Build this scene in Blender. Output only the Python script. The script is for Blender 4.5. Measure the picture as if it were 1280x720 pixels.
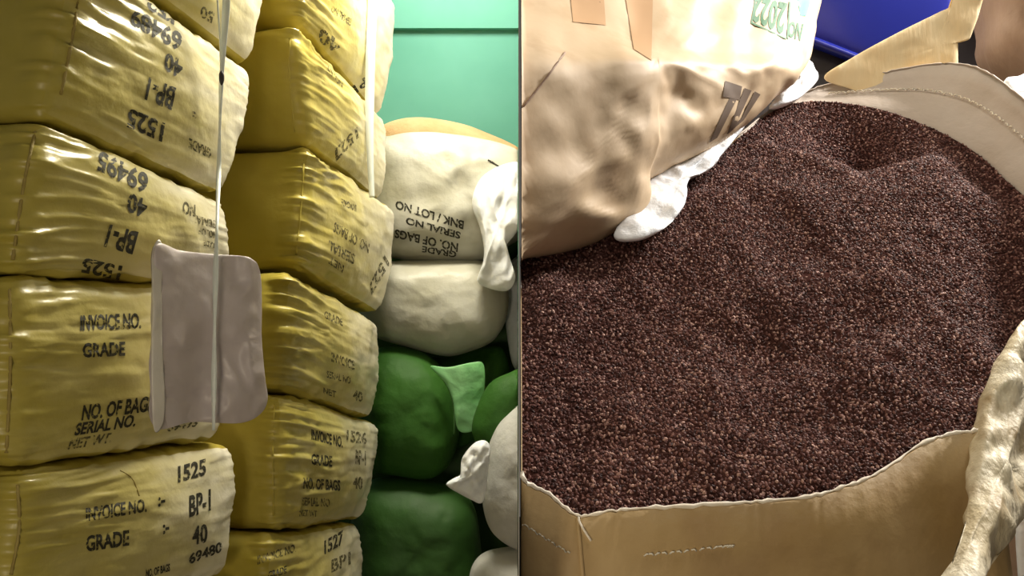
import bpy, bmesh, math, random
from mathutils import Vector, noise
from mathutils.bvhtree import BVHTree

random.seed(7)
for o in list(bpy.data.objects):
    bpy.data.objects.remove(o)
S = bpy.context.scene
COL = S.collection

# ------------------------------------------------------------------ camera
F = 1100.0          # focal length in pixels of a 1280x720 frame
H = 0.85            # eye height
HOR = 400.0         # row of the horizon
cam_d = bpy.data.cameras.new('camera')
cam_d.sensor_width = 36.0
cam_d.lens = F * 36.0 / 1280.0
cam_d.shift_y = (HOR - 360.0) / 1280.0
cam_d.clip_start = 0.05
cam = bpy.data.objects.new('camera', cam_d)
cam.location = (0, 0, H)
cam.rotation_euler = (math.pi / 2, 0, 0)
COL.objects.link(cam)
S.camera = cam

# ------------------------------------------------------------------ world, lights, exposure
W = bpy.data.worlds.new('world'); S.world = W
W.use_nodes = True
W.node_tree.nodes['Background'].inputs[0].default_value = (1.0, 0.93, 0.82, 1)
W.node_tree.nodes['Background'].inputs[1].default_value = 0.11

def area(name, loc, target, size, power, color, size_y=None):
    d = bpy.data.lights.new(name, 'AREA')
    d.shape = 'RECTANGLE'; d.size = size; d.size_y = size_y or size
    d.energy = power; d.color = color
    o = bpy.data.objects.new(name, d); COL.objects.link(o)
    o.location = loc
    o.rotation_euler = (Vector(target) - Vector(loc)).to_track_quat('-Z', 'Y').to_euler()
    return o
area('ceiling_lamp_stacks', (-0.08, 2.1, 2.1), (-0.6, 1.9, 0.6), 0.2, 54, (1.0, 0.93, 0.74), 0.9)
area('ceiling_lamp_wall', (-0.25, 3.0, 2.5), (-0.2, 3.7, 1.2), 0.4, 12, (0.95, 1.0, 0.94))
area('ceiling_lamp_tea', (1.4, 1.45, 2.0), (0.35, 1.15, 0.95), 0.18, 54, (1.0, 0.95, 0.88))
area('fill_light_front', (0.75, 0.72, 2.5), (0.4, 1.0, 0.9), 0.5, 10.5, (1.0, 0.94, 0.84))  # added fill from the front of the tea bay, no fixture there
area('fill_light_low', (-0.35, -0.25, 0.55), (-0.75, 1.4, 0.55), 0.25, 5.5, (1.0, 0.86, 0.62))  # added fill near the camera, lifts the lower sacks of the near stack
S.view_settings.view_transform = 'Standard'
S.view_settings.look = 'None'
S.view_settings.exposure = 0.0
S.view_settings.gamma = 1.0
S.view_settings.use_curve_mapping = False

# ------------------------------------------------------------------ helpers
def P(x, y, Y):
    """point at depth Y seen at pixel (x, y) of the 1280x720 frame"""
    return Vector(((x - 640) / F * Y, Y, H + (HOR - y) / F * Y))

def to_px(p):
    return (640 + F * p.x / p.y, HOR - F * (p.z - H) / p.y)

PS = (648.5 - 640) / F          # the partition stands on the line X = PS * Y
def clamp_left(p, g=0.003):     # things of the left bay press against the partition
    if p.x > PS * p.y - g: p.x = PS * p.y - g
    return p
def clamp_right(p, g=0.003):
    if p.x < PS * p.y + g: p.x = PS * p.y + g
    return p

ORIGIN = {}
def thing(name, label, cat, loc, group=None):
    o = bpy.data.objects.new(name, None); COL.objects.link(o)
    o.empty_display_size = 0.05
    o.location = loc
    o['label'] = label; o['category'] = cat
    if group: o['group'] = group
    ORIGIN[o.name] = Vector(loc)
    return o

def part(name, verts, faces, mat, parent, smooth=True, label=None):
    org = ORIGIN[parent.name]
    me = bpy.data.meshes.new(name)
    me.from_pydata([tuple(Vector(v) - org) for v in verts], [], faces)
    me.update()
    if smooth:
        me.polygons.foreach_set('use_smooth', [True] * len(me.polygons))
    if mat: me.materials.append(mat)
    o = bpy.data.objects.new(name, me); COL.objects.link(o)
    o.parent = parent
    ORIGIN[o.name] = org
    if label: o['label'] = label
    return o

def struct(name, verts, faces, mat, label):
    xs = [v[0] for v in verts]; ys = [v[1] for v in verts]; zs = [v[2] for v in verts]
    org = Vector((sum(xs) / len(xs), sum(ys) / len(ys), min(zs)))
    me = bpy.data.meshes.new(name)
    me.from_pydata([tuple(Vector(v) - org) for v in verts], [], faces)
    me.materials.append(mat)
    o = bpy.data.objects.new(name, me); COL.objects.link(o)
    o.location = org
    o['kind'] = 'structure'; o['label'] = label
    return o

def box_geo(x0, x1, y0, y1, z0, z1):
    v = [(x0, y0, z0), (x1, y0, z0), (x1, y1, z0), (x0, y1, z0),
         (x0, y0, z1), (x1, y0, z1), (x1, y1, z1), (x0, y1, z1)]
    f = [(0, 3, 2, 1), (4, 5, 6, 7), (0, 1, 5, 4), (1, 2, 6, 5), (2, 3, 7, 6), (3, 0, 4, 7)]
    return v, f

def fbm(p, o=3):
    s = 0; a = 1
    for i in range(o):
        s += a * noise.noise(p); p = p * 2.03; a *= 0.5
    return s

def sm(t):
    t = max(0.0, min(1.0, t)); return t * t * (3 - 2 * t)

def catmull(pts, n, closed=False):
    """n samples per span through points of any dimension"""
    m = len(pts); out = []
    rng = m if closed else m - 1
    for i in range(rng):
        if closed:
            a, b, c, d = pts[i - 1], pts[i], pts[(i + 1) % m], pts[(i + 2) % m]
        else:
            a, b, c, d = pts[max(i - 1, 0)], pts[i], pts[i + 1], pts[min(i + 2, m - 1)]
        for k in range(n):
            t = k / n
            out.append(tuple(0.5 * (2 * q + (r - p) * t + (2 * p - 5 * q + 4 * r - s) * t * t + (3 * q - p - 3 * r + s) * t ** 3)
                             for p, q, r, s in zip(a, b, c, d)))
    if not closed: out.append(tuple(pts[-1]))
    return out

# ------------------------------------------------------------------ materials
def mat(name, base, var=None, scale=6.0, rough=0.6, bump=0.0, bscale=40.0, spec=0.5, coat=0.0, detail=4.0,
        stretch=(1, 1, 1), var2=None, scale2=60.0, f2=0.35, sheen=0.0, trans=0.0, ramp=(0.35, 0.65)):
    m = bpy.data.materials.new(name); m.use_nodes = True
    nt = m.node_tree; N = nt.nodes; L = nt.links
    b = N['Principled BSDF']
    b.inputs['Roughness'].default_value = rough
    b.inputs['Specular IOR Level'].default_value = spec
    b.inputs['Coat Weight'].default_value = coat
    b.inputs['Coat Roughness'].default_value = 0.25
    if trans: b.inputs['Transmission Weight'].default_value = trans
    b.inputs['Base Color'].default_value = (*base, 1)
    tc = N.new('ShaderNodeTexCoord'); mp = N.new('ShaderNodeMapping')
    mp.inputs['Scale'].default_value = stretch
    L.new(tc.outputs['Object'], mp.inputs['Vector'])
    if var:
        n = N.new('ShaderNodeTexNoise'); n.inputs['Scale'].default_value = scale; n.inputs['Detail'].default_value = detail
        L.new(mp.outputs[0], n.inputs['Vector'])
        r = N.new('ShaderNodeValToRGB')
        r.color_ramp.elements[0].position = ramp[0]; r.color_ramp.elements[1].position = ramp[1]
        r.color_ramp.elements[0].color = (*base, 1); r.color_ramp.elements[1].color = (*var, 1)
        L.new(n.outputs['Fac'], r.inputs['Fac'])
        out = r.outputs['Color']
        if var2:
            n2 = N.new('ShaderNodeTexNoise'); n2.inputs['Scale'].default_value = scale2; n2.inputs['Detail'].default_value = 3
            L.new(mp.outputs[0], n2.inputs['Vector'])
            r2 = N.new('ShaderNodeValToRGB')
            r2.color_ramp.elements[0].position = 0.5; r2.color_ramp.elements[1].position = 0.68
            r2.color_ramp.elements[0].color = (0, 0, 0, 1); r2.color_ramp.elements[1].color = (f2, f2, f2, 1)
            L.new(n2.outputs['Fac'], r2.inputs['Fac'])
            mx = N.new('ShaderNodeMix'); mx.data_type = 'RGBA'
            L.new(r2.outputs['Color'], mx.inputs['Factor'])
            L.new(out, mx.inputs['A']); mx.inputs['B'].default_value = (*var2, 1)
            out = mx.outputs['Result']
        L.new(out, b.inputs['Base Color'])
    if bump:
        n = N.new('ShaderNodeTexNoise'); n.inputs['Scale'].default_value = bscale; n.inputs['Detail'].default_value = 6
        L.new(mp.outputs[0], n.inputs['Vector'])
        bp = N.new('ShaderNodeBump'); bp.inputs['Strength'].default_value = bump; bp.inputs['Distance'].default_value = 0.01
        L.new(n.outputs['Fac'], bp.inputs['Height']); L.new(bp.outputs[0], b.inputs['Normal'])
    return m

def ink(name, col, keep=0.62):
    """stencilled ink, worn away in flecks"""
    m = bpy.data.materials.new(name); m.use_nodes = True
    nt = m.node_tree; N = nt.nodes; L = nt.links
    b = N['Principled BSDF']; b.inputs['Base Color'].default_value = (*col, 1); b.inputs['Roughness'].default_value = 0.7
    tc = N.new('ShaderNodeTexCoord'); n = N.new('ShaderNodeTexNoise')
    n.inputs['Scale'].default_value = 140; n.inputs['Detail'].default_value = 2
    L.new(tc.outputs['Object'], n.inputs['Vector'])
    r = N.new('ShaderNodeValToRGB')
    r.color_ramp.elements[0].position = keep - 0.06; r.color_ramp.elements[0].color = (1, 1, 1, 1)
    r.color_ramp.elements[1].position = keep + 0.06; r.color_ramp.elements[1].color = (0.12, 0.12, 0.12, 1)
    L.new(n.outputs['Fac'], r.inputs['Fac']); L.new(r.outputs['Color'], b.inputs['Alpha'])
    return m

M = {}
M['yellow'] = mat('yellow_film_paper', (0.42, 0.34, 0.05), (0.49, 0.40, 0.08), 5, 0.42, 0.10, 45, 0.4, 0.12, var2=(0.38, 0.29, 0.05), scale2=14)
M['pale'] = mat('pale_yellow_paper', (0.52, 0.44, 0.15), (0.66, 0.59, 0.31), 4, 0.42, 0.16, 38, 0.45, 0.15, var2=(0.78, 0.74, 0.54), scale2=9, f2=0.5)
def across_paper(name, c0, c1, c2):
    """film-wrapped paper: yellow towards the side seam, brightness of the lit right end painted in"""
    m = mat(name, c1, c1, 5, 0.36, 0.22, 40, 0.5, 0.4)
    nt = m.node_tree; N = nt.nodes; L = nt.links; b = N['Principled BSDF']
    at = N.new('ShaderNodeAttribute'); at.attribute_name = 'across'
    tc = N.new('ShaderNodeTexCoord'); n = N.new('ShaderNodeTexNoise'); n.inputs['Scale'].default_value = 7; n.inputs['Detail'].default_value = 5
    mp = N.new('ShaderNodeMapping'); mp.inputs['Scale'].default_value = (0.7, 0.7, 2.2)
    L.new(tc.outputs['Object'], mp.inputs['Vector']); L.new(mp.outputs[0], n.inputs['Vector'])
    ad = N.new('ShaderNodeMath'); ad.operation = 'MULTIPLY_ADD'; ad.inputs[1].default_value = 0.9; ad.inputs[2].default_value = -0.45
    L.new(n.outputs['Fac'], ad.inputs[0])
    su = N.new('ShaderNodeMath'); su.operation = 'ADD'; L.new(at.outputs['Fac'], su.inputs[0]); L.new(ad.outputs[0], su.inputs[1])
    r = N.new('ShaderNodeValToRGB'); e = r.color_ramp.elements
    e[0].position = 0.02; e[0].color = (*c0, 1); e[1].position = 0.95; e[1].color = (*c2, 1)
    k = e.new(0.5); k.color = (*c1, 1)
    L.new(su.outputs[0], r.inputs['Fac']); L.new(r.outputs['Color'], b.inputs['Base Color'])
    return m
M['pale'] = across_paper('printed_paper', (0.45, 0.37, 0.07), (0.61, 0.53, 0.22), (0.86, 0.81, 0.68))  # light falling on the right end is painted into this gradient
M['seam'] = mat('seam_tape', (0.30, 0.22, 0.05), (0.40, 0.31, 0.09), 30, 0.7, 0.3, 90)
M['white'] = mat('white_woven', (0.45, 0.43, 0.34), (0.55, 0.54, 0.48), 6, 0.5, 0.25, 40, coat=0.1)
M['grey'] = mat('grey_woven', (0.50, 0.49, 0.46), (0.62, 0.61, 0.60), 6, 0.55, 0.25, 50)
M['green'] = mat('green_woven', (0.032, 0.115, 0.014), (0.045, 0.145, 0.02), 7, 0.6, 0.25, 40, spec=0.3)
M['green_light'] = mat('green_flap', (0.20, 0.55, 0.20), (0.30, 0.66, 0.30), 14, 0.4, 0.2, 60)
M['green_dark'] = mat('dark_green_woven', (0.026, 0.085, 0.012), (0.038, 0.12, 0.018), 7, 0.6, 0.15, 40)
M['orange'] = mat('tan_jute', (0.66, 0.40, 0.18), (0.76, 0.50, 0.25), 12, 0.8, 0.3, 90)
M['wall'] = mat('green_wall', (0.16, 0.50, 0.33), (0.21, 0.58, 0.40), 2.2, 0.55, 0.05, 12)
M['floor'] = mat('concrete', (0.10, 0.085, 0.07), (0.16, 0.14, 0.12), 6, 0.85, 0.3, 60)
M['partition'] = mat('partition_board', (0.34, 0.32, 0.28), (0.40, 0.38, 0.33), 3, 0.8, 0.05, 30)
M['dull_wall'] = mat('dull_wall', (0.035, 0.027, 0.026), (0.055, 0.043, 0.04), 3, 0.9, 0.1, 30)
M['ceiling'] = mat('limewash', (0.45, 0.50, 0.42), (0.55, 0.58, 0.50), 2, 0.9)
M['strap'] = mat('white_strap', (0.80, 0.86, 0.84), (0.88, 0.92, 0.90), 30, 0.25, 0.0)
M['paper'] = mat('lilac_grey_paper', (0.53, 0.46, 0.47), (0.63, 0.56, 0.58), 9, 0.5, 0.2, 30, coat=0.2)
M['paper_edge'] = mat('pale_plastic_edge', (0.66, 0.62, 0.58), (0.76, 0.72, 0.68), 18, 0.3, 0.2, 60)
M['kraft'] = mat('kraft_paper', (0.56, 0.41, 0.25), (0.66, 0.50, 0.33), 8, 0.6, 0.10, 22, var2=(0.46, 0.30, 0.16), scale2=22, f2=0.4)
M['kraft_pale'] = mat('kraft_inside', (0.45, 0.37, 0.30), (0.52, 0.44, 0.37), 12, 0.7, 0.15, 60)
M['kraft_sack'] = mat('open_sack_paper', (0.36, 0.23, 0.085), (0.46, 0.32, 0.15), 9, 0.6, 0.22, 40, var2=(0.30, 0.18, 0.08), scale2=12, f2=0.5)
M['flap'] = mat('scuffed_paper', (0.66, 0.55, 0.35), (0.80, 0.72, 0.54), 16, 0.55, 0.5, 50, var2=(0.36, 0.24, 0.10), scale2=26, f2=0.75, stretch=(1.6, 1, 0.7))
M['cream'] = mat('cream_card', (0.88, 0.64, 0.33), (0.92, 0.74, 0.44), 9, 0.6, 0.15, 40, stretch=(2.5, 1, 0.5))
M['liner'] = mat('white_liner', (0.84, 0.87, 0.92), (0.92, 0.93, 0.96), 20, 0.35, 0.35, 45)
M['blue'] = mat('blue_plastic', (0.007, 0.012, 0.17), (0.009, 0.015, 0.21), 4, 0.28, 0.03, 20, coat=0.2)
M['black'] = mat('black_plastic', (0.02, 0.016, 0.022), (0.03, 0.025, 0.03), 4, 0.5)
M['brown_sack'] = mat('brown_sack', (0.24, 0.15, 0.10), (0.32, 0.21, 0.145), 9, 0.65, 0.3, 30)
M['fray'] = mat('frayed_edge', (0.78, 0.68, 0.54), (0.86, 0.78, 0.66), 60, 0.8)
M['thread'] = mat('thread', (0.78, 0.70, 0.55), (0.84, 0.78, 0.64), 60, 0.8)
M['ink'] = ink('black_ink', (0.025, 0.022, 0.012))
M['ink_faint'] = ink('faint_ink', (0.10, 0.085, 0.035), 0.52)
M['ink_brown'] = ink('brown_ink', (0.12, 0.075, 0.045), 0.75)
M['ink_tan'] = ink('tan_ink', (0.50, 0.30, 0.15), 0.8)
M['ink_green'] = ink('green_ink', (0.05, 0.15, 0.07), 0.8)
M['ink_green2'] = ink('bright_green_ink', (0.12, 0.55, 0.30), 0.8)

# tea granules
def tea_mat():
    m = bpy.data.materials.new('tea'); m.use_nodes = True
    nt = m.node_tree; N = nt.nodes; L = nt.links
    b = N['Principled BSDF']; b.inputs['Roughness'].default_value = 0.6; b.inputs['Specular IOR Level'].default_value = 0.15
    oi = N.new('ShaderNodeObjectInfo')
    r = N.new('ShaderNodeValToRGB')
    e = r.color_ramp.elements
    e[0].position = 0.0; e[0].color = (0.030, 0.011, 0.009, 1)
    e[1].position = 1.0; e[1].color = (0.50, 0.31, 0.25, 1)
    k = r.color_ramp.elements.new(0.55); k.color = (0.12, 0.050, 0.042, 1)
    k = r.color_ramp.elements.new(0.85); k.color = (0.22, 0.105, 0.086, 1)
    L.new(oi.outputs['Random'], r.inputs['Fac']); L.new(r.outputs['Color'], b.inputs['Base Color'])
    return m
M['tea'] = tea_mat()
M['tea_bed'] = mat('tea_bed', (0.03, 0.012, 0.010), (0.06, 0.026, 0.021), 300, 0.9, spec=0.0)

# ------------------------------------------------------------------ the setting
WY = 3.7
v, f = box_geo(-2.6, 1.9, -1.5, WY + 0.1, -0.1, 0.0)
struct('floor', v, f, M['floor'], 'dark concrete floor under the sacks')
v, f = box_geo(-2.6, PS * WY, WY, WY + 0.12, 0.0, 2.6)
struct('wall_back', v, f, M['wall'], 'green painted wall behind the stacked sacks')
v, f = box_geo(PS * WY, 1.9, 2.6, 2.72, 0.0, 2.6)
struct('wall_behind_tea', v, f, M['dull_wall'], 'dull dark wall behind the open tea sack')
v, f = box_geo(1.78, 1.9, 0.2, 2.6, 0.0, 2.6)
struct('wall_right', v, f, M['dull_wall'], 'dull dark side wall right of the tea sack')
v, f = box_geo(-2.6, 1.9, -0.2, WY + 0.1, 2.6, 2.7)
struct('ceiling', v, f, M['ceiling'], 'limewashed ceiling above both bays')
zb = P(0, 38, WY).z
v, f = box_geo(-2.6, PS * WY - 0.002, WY - 0.03, WY, zb, zb + 0.35)
struct('trim_1', v, f, M['wall'], 'green painted beam along the top of the back wall')
# thin partition between the two bays, on the line X = PS*Y
t = 0.0003
y0, y1 = 0.62, WY
v = []
for z in (0.0, 2.6):
    v += [(PS * y0 - t, y0, z), (PS * y0 + t, y0, z), (PS * y1 + t, y1, z), (PS * y1 - t, y1, z)]
f = [(0, 3, 2, 1), (4, 5, 6, 7), (0, 1, 5, 4), (1, 2, 6, 5), (2, 3, 7, 6), (3, 0, 4, 7)]
struct('wall_partition', v, f, M['partition'], 'thin board partition between the stacked sacks and the tea')

# ------------------------------------------------------------------ sack builders
BV = {}     # body object name -> BVH in world space, for prints that lie on it

def lattice_sack(front, tdir, T, r=0.03, n=40, bulge=(0.03, 0.03, 0.012), wr=0.006, seed=0, crinkle=0.008, clamp=None, side=0.004):
    """rounded, sagging box: front = world TL, TR, BR, BL of the face that shows"""
    TL, TR, BR, BL = front
    td = Vector(tdir).normalized() * T
    hw = ((TR - TL).length + (BR - BL).length) / 4
    hh = ((TL - BL).length + (TR - BR).length) / 4
    h = Vector((hw, hh, T / 2))
    nrm = -td.normalized()
    ud = ((TR - TL) + (BR - BL)).normalized()
    vd = Vector((0, 0, 1))
    so = Vector((seed * 7.13, seed * 3.7, seed * 1.9))
    idx = {}; verts = []; faces = []
    def vert(i, j, k):
        key = (i, j, k)
        if key in idx: return idx[key]
        q = []
        for a in key:
            s = 2 * a / n - 1
            q.append(math.sin(s * math.pi / 2) * 0.45 + s * 0.55)   # denser near the edges
        p = Vector((q[0] * h.x, q[1] * h.y, q[2] * h.z))
        inn = Vector([max(-(h[a] - r), min(h[a] - r, p[a])) for a in range(3)])
        d = p - inn
        dn = d.normalized()
        pos = inn + dn * r
        u, v_, w = pos.x / h.x, pos.y / h.y, pos.z / h.z
        a, b = (u + 1) / 2, (v_ + 1) / 2
        top = TL.lerp(TR, a); bot = BL.lerp(BR, a)
        base = bot.lerp(top, b) + td * (1 - w) / 2
        on = ud * dn.x + vd * dn.y + nrm * dn.z
        cu, cv, cw = max(0, 1 - u * u), max(0, 1 - v_ * v_), max(0, 1 - w * w)
        base += nrm * (bulge[0] * max(0, w) * cv ** 0.7 * (0.35 + 0.65 * cu))
        base += ud * (bulge[1] * u * abs(u) * cv * (0.4 + 0.6 * cw))
        base += vd * (bulge[2] * v_ * abs(v_) * cu * cw)
        # creases
        q3 = Vector((base.x, base.y, base.z))
        face_w = sm((w - 0.75) / 0.25)
        ed = math.exp(-(u + 1) / 0.55) + 0.16 * math.exp(-(1 - u) / 0.25)
        vm = b * hh * 2 + 0.012 * noise.noise(Vector((u * 2.0, v_ * 2, 1.7)) + so)
        rid = max(0, 1 - abs(noise.noise(Vector((u * 0.9, vm * 46, 3.1)) + so) * 3.2)) ** 1.5
        rid += 0.7 * max(0, 1 - abs(noise.noise(Vector((u * 1.7 + v_ * 0.5, vm * 85, 9.7)) + so) * 3.0)) ** 1.5
        dsp = crinkle * face_w * ed * (rid - 0.45) * (0.5 + 1.0 * sm(0.5 + noise.noise(Vector((v_ * 1.6, u, 8)) + so)))
        edv = math.exp(-(1 - abs(v_)) / 0.16)
        rid2 = 1 - abs(noise.noise(Vector((a * hw * 45, v_ * 1.5, 5.5)) + so) * 2)
        dsp += crinkle * 0.6 * face_w * edv * (rid2 - 0.5)
        dsp += (wr * face_w + side * (1 - face_w)) * fbm(q3 * 9 + so, 3)
        base += on * dsp
        if clamp: clamp(base)
        if base.z < 0.002: base.z = 0.002
        idx[key] = len(verts); verts.append(base)
        return idx[key]
    for a in range(n):
        for b in range(n):
            faces.append((vert(a, b, n), vert(a + 1, b, n), vert(a + 1, b + 1, n), vert(a, b + 1, n)))
            faces.append((vert(a, b, 0), vert(a, b + 1, 0), vert(a + 1, b + 1, 0), vert(a + 1, b, 0)))
            faces.append((vert(0, a, b), vert(0, a, b + 1), vert(0, a + 1, b + 1), vert(0, a + 1, b)))
            faces.append((vert(n, a, b), vert(n, a + 1, b), vert(n, a + 1, b + 1), vert(n, a, b + 1)))
            faces.append((vert(a, 0, b), vert(a + 1, 0, b), vert(a + 1, 0, b + 1), vert(a, 0, b + 1)))
            faces.append((vert(a, n, b), vert(a, n, b + 1), vert(a + 1, n, b + 1), vert(a + 1, n, b)))
    return verts, faces

def base_of(verts):
    return (sum(v.x for v in verts) / len(verts), sum(v.y for v in verts) / len(verts), min(v.z for v in verts))

def register(o, verts, faces):
    BV[o.name] = BVHTree.FromPolygons([tuple(v) for v in verts], faces)

CAMP = Vector((0, 0, H))
def on_surface(bv, x, y, off=0.0008, ref=None):
    d = P(x, y, 1.0) - CAMP
    hit, nr, i, dist = bv.ray_cast(CAMP, d.normalized())
    if hit is None:
        q = P(x, y, ref or 1.5)
        hit, nr, i, dist = bv.find_nearest(q)
    if nr.dot(d) > 0: nr = -nr
    return hit + nr * off

GL = {}
def glyphs(s):
    """triangulated outline of a line of lettering, scaled to the unit square"""
    if s in GL: return GL[s]
    c = bpy.data.curves.new('lettering', 'FONT'); c.body = s; c.offset = 0.035; c.resolution_u = 3
    o = bpy.data.objects.new('lettering', c); COL.objects.link(o)
    dg = bpy.context.evaluated_depsgraph_get()
    me = bpy.data.meshes.new_from_object(o.evaluated_get(dg))
    bpy.data.objects.remove(o); bpy.data.curves.remove(c)
    bm = bmesh.new(); bm.from_mesh(me); bpy.data.meshes.remove(me)
    bmesh.ops.subdivide_edges(bm, edges=[e for e in bm.edges if e.calc_length() > 0.25], cuts=2)
    bmesh.ops.triangulate(bm, faces=bm.faces)
    xs = [v.co.x for v in bm.verts]; ys = [v.co.y for v in bm.verts]
    x0, x1, y0, y1 = min(xs), max(xs), min(ys), max(ys)
    bm.verts.index_update()
    vs = [((v.co.x - x0) / (x1 - x0), (v.co.y - y0) / (y1 - y0)) for v in bm.verts]
    fs = [tuple(v.index for v in f.verts) for f in bm.faces]
    bm.free()
    GL[s] = (vs, fs)
    return GL[s]

def lettering(body, s, quad, m='ink', name='printed_text'):
    """quad: pixels of the lettering's own bottom-left, bottom-right, top-right, top-left"""
    vs, fs = glyphs(s)
    bl, br, tr, tl = quad
    bv = BV[body.name]
    out = []
    for u, w in vs:
        x = (bl[0] * (1 - u) + br[0] * u) * (1 - w) + (tl[0] * (1 - u) + tr[0] * u) * w
        y = (bl[1] * (1 - u) + br[1] * u) * (1 - w) + (tl[1] * (1 - u) + tr[1] * u) * w
        out.append(on_surface(bv, x, y))
    return part(name, out, fs, M[m], body, smooth=False)

def lines(body, items):
    for it in items: lettering(body, *it)

def patch(body, quad, m, n=10, name='printed_mark', off=0.0008):
    bl, br, tr, tl = quad; bv = BV[body.name]
    vs = []; fs = []
    for j in range(n + 1):
        for i in range(n + 1):
            u, w = i / n, j / n
            x = (bl[0] * (1 - u) + br[0] * u) * (1 - w) + (tl[0] * (1 - u) + tr[0] * u) * w
            y = (bl[1] * (1 - u) + br[1] * u) * (1 - w) + (tl[1] * (1 - u) + tr[1] * u) * w
            vs.append(on_surface(bv, x, y, off))
    for j in range(n):
        for i in range(n):
            a = j * (n + 1) + i
            fs.append((a, a + 1, a + n + 2, a + n + 1))
    return part(name, vs, fs, M[m], body)

def tube_geo(pts, rad, k=6, jit=0.0, seed=0):
    vs = []; fs = []
    n = len(pts)
    for i, p in enumerate(pts):
        d = (pts[min(i + 1, n - 1)] - pts[max(i - 1, 0)])
        d = d.normalized() if d.length > 1e-9 else Vector((0, 0, 1))
        a = d.orthogonal().normalized(); b = d.cross(a)
        rr = rad * (1 + jit * noise.noise(Vector((i * 0.61, seed, 0.3))) * 2)
        for j in range(k):
            t = 2 * math.pi * j / k
            vs.append(p + a * math.cos(t) * rr + b * math.sin(t) * rr)
    for i in range(n - 1):
        for j in range(k):
            fs.append((i * k + j, i * k + (j + 1) % k, (i + 1) * k + (j + 1) % k, (i + 1) * k + j))
    fs.append(tuple(range(k))); fs.append(tuple((n - 1) * k + j for j in range(k)))
    return vs, fs

def seam(body, pxs, rad, m, name='seam', n=8, off=0.0):
    bv = BV[body.name]
    pts = [on_surface(bv, x, y, off) for x, y in catmull(pxs, n)]
    vs, fs = tube_geo(pts, rad, 6, 0.12, len(pts))
    return part(name, vs, fs, M[m], body)

def inflate(outline, Yf, nrm, Tf, Tb, k=2.2, aniso=1.0, nr=26, per=8, wr=0.01, wf=7.0, seed=0, clamp=None, crease=0.0, warp=None, centre=None, zmin=0.002):
    """closed pillow with the given outline at depth Yf(x,y); swells by Tf to the front and Tb to the back"""
    o = catmull(outline, per, True); nt = len(o)
    cx = centre[0] if centre else sum(a[0] for a in o) / nt
    cy = centre[1] if centre else sum(a[1] for a in o) / nt
    nrm = Vector(nrm).normalized(); so = Vector((seed * 5.1, seed * 2.3, seed * 8.7))
    verts = []; faces = []
    def pt(r, th, sgn, T):
        x = cx + r * (o[th][0] - cx); y = cy + r * (o[th][1] - cy)
        p = P(x, y, Yf(x, y))
        s = max(0.0, 1 - r ** k) ** 0.5
        p = p + nrm * (sgn * T * s)
        q = Vector((p.x, p.y, p.z * aniso)) * wf + so
        dsp = wr * fbm(q, 4) * (0.4 + 0.6 * s)
        if crease:
            dsp += crease * (1 - abs(noise.noise(q * 1.7 + Vector((4, 2, 9)))) * 2.4) * (0.3 + 0.7 * s)
        p = p + nrm * (sgn * dsp)
        if warp: p = warp(p, x, y, s)
        if clamp: clamp(p)
        if p.z < zmin: p.z = zmin
        return p
    rs = [math.sin(math.pi / 2 * i / nr) for i in range(nr + 1)]
    cf = len(verts); verts.append(pt(0, 0, 1, Tf))
    for i in range(1, nr + 1):
        for th in range(nt): verts.append(pt(rs[i], th, 1, Tf))
    cb = len(verts); verts.append(pt(0, 0, -1, Tb))
    off = len(verts)
    for i in range(1, nr):
        for th in range(nt): verts.append(pt(rs[i], th, -1, Tb))
    fr = lambda i, th: 1 + (i - 1) * nt + th % nt
    bk = lambda i, th: (off + (i - 1) * nt + th % nt) if i < nr else fr(nr, th)
    for th in range(nt):
        faces.append((cf, fr(1, th + 1), fr(1, th)))
        faces.append((cb, bk(1, th), bk(1, th + 1)))
        for i in range(1, nr):
            faces.append((fr(i, th), fr(i, th + 1), fr(i + 1, th + 1), fr(i + 1, th)))
            faces.append((bk(i, th + 1), bk(i, th), bk(i + 1, th), bk(i + 1, th + 1)))
    return verts, faces

def pillow(name, label, cat, m, outline, Yf, nrm, Tf, Tb, group=None, **kw):
    vs, fs = inflate(outline, Yf, nrm, Tf, Tb, **kw)
    root = thing(name, label, cat, base_of(vs), group)
    b = part('body', vs, fs, M[m], root)
    register(b, vs, fs)
    return root, b

# ------------------------------------------------------------------ left bay: stacks of yellow sacks
ML = 0.227
def YA(x): return 0.9487 / (ML - (x - 640) / F)
def YB(x): return 0.919 / (ML - (x - 640) / F)
TD = (-0.975, 0.22, 0)
def fl(x, Yf): return (x, HOR + F * (H - 0.004) / Yf(x))

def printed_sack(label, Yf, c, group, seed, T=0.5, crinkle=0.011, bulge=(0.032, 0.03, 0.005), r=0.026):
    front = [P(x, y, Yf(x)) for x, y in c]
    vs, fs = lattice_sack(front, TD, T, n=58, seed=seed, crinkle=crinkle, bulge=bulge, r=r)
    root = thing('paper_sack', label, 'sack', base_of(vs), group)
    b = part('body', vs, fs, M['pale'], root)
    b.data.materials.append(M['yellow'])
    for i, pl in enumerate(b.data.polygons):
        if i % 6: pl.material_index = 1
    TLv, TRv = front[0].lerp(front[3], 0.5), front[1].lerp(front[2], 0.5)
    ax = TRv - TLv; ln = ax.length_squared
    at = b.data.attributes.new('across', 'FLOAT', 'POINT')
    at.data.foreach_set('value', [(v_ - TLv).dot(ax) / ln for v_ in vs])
    register(b, vs, fs)
    return root, b

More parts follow.
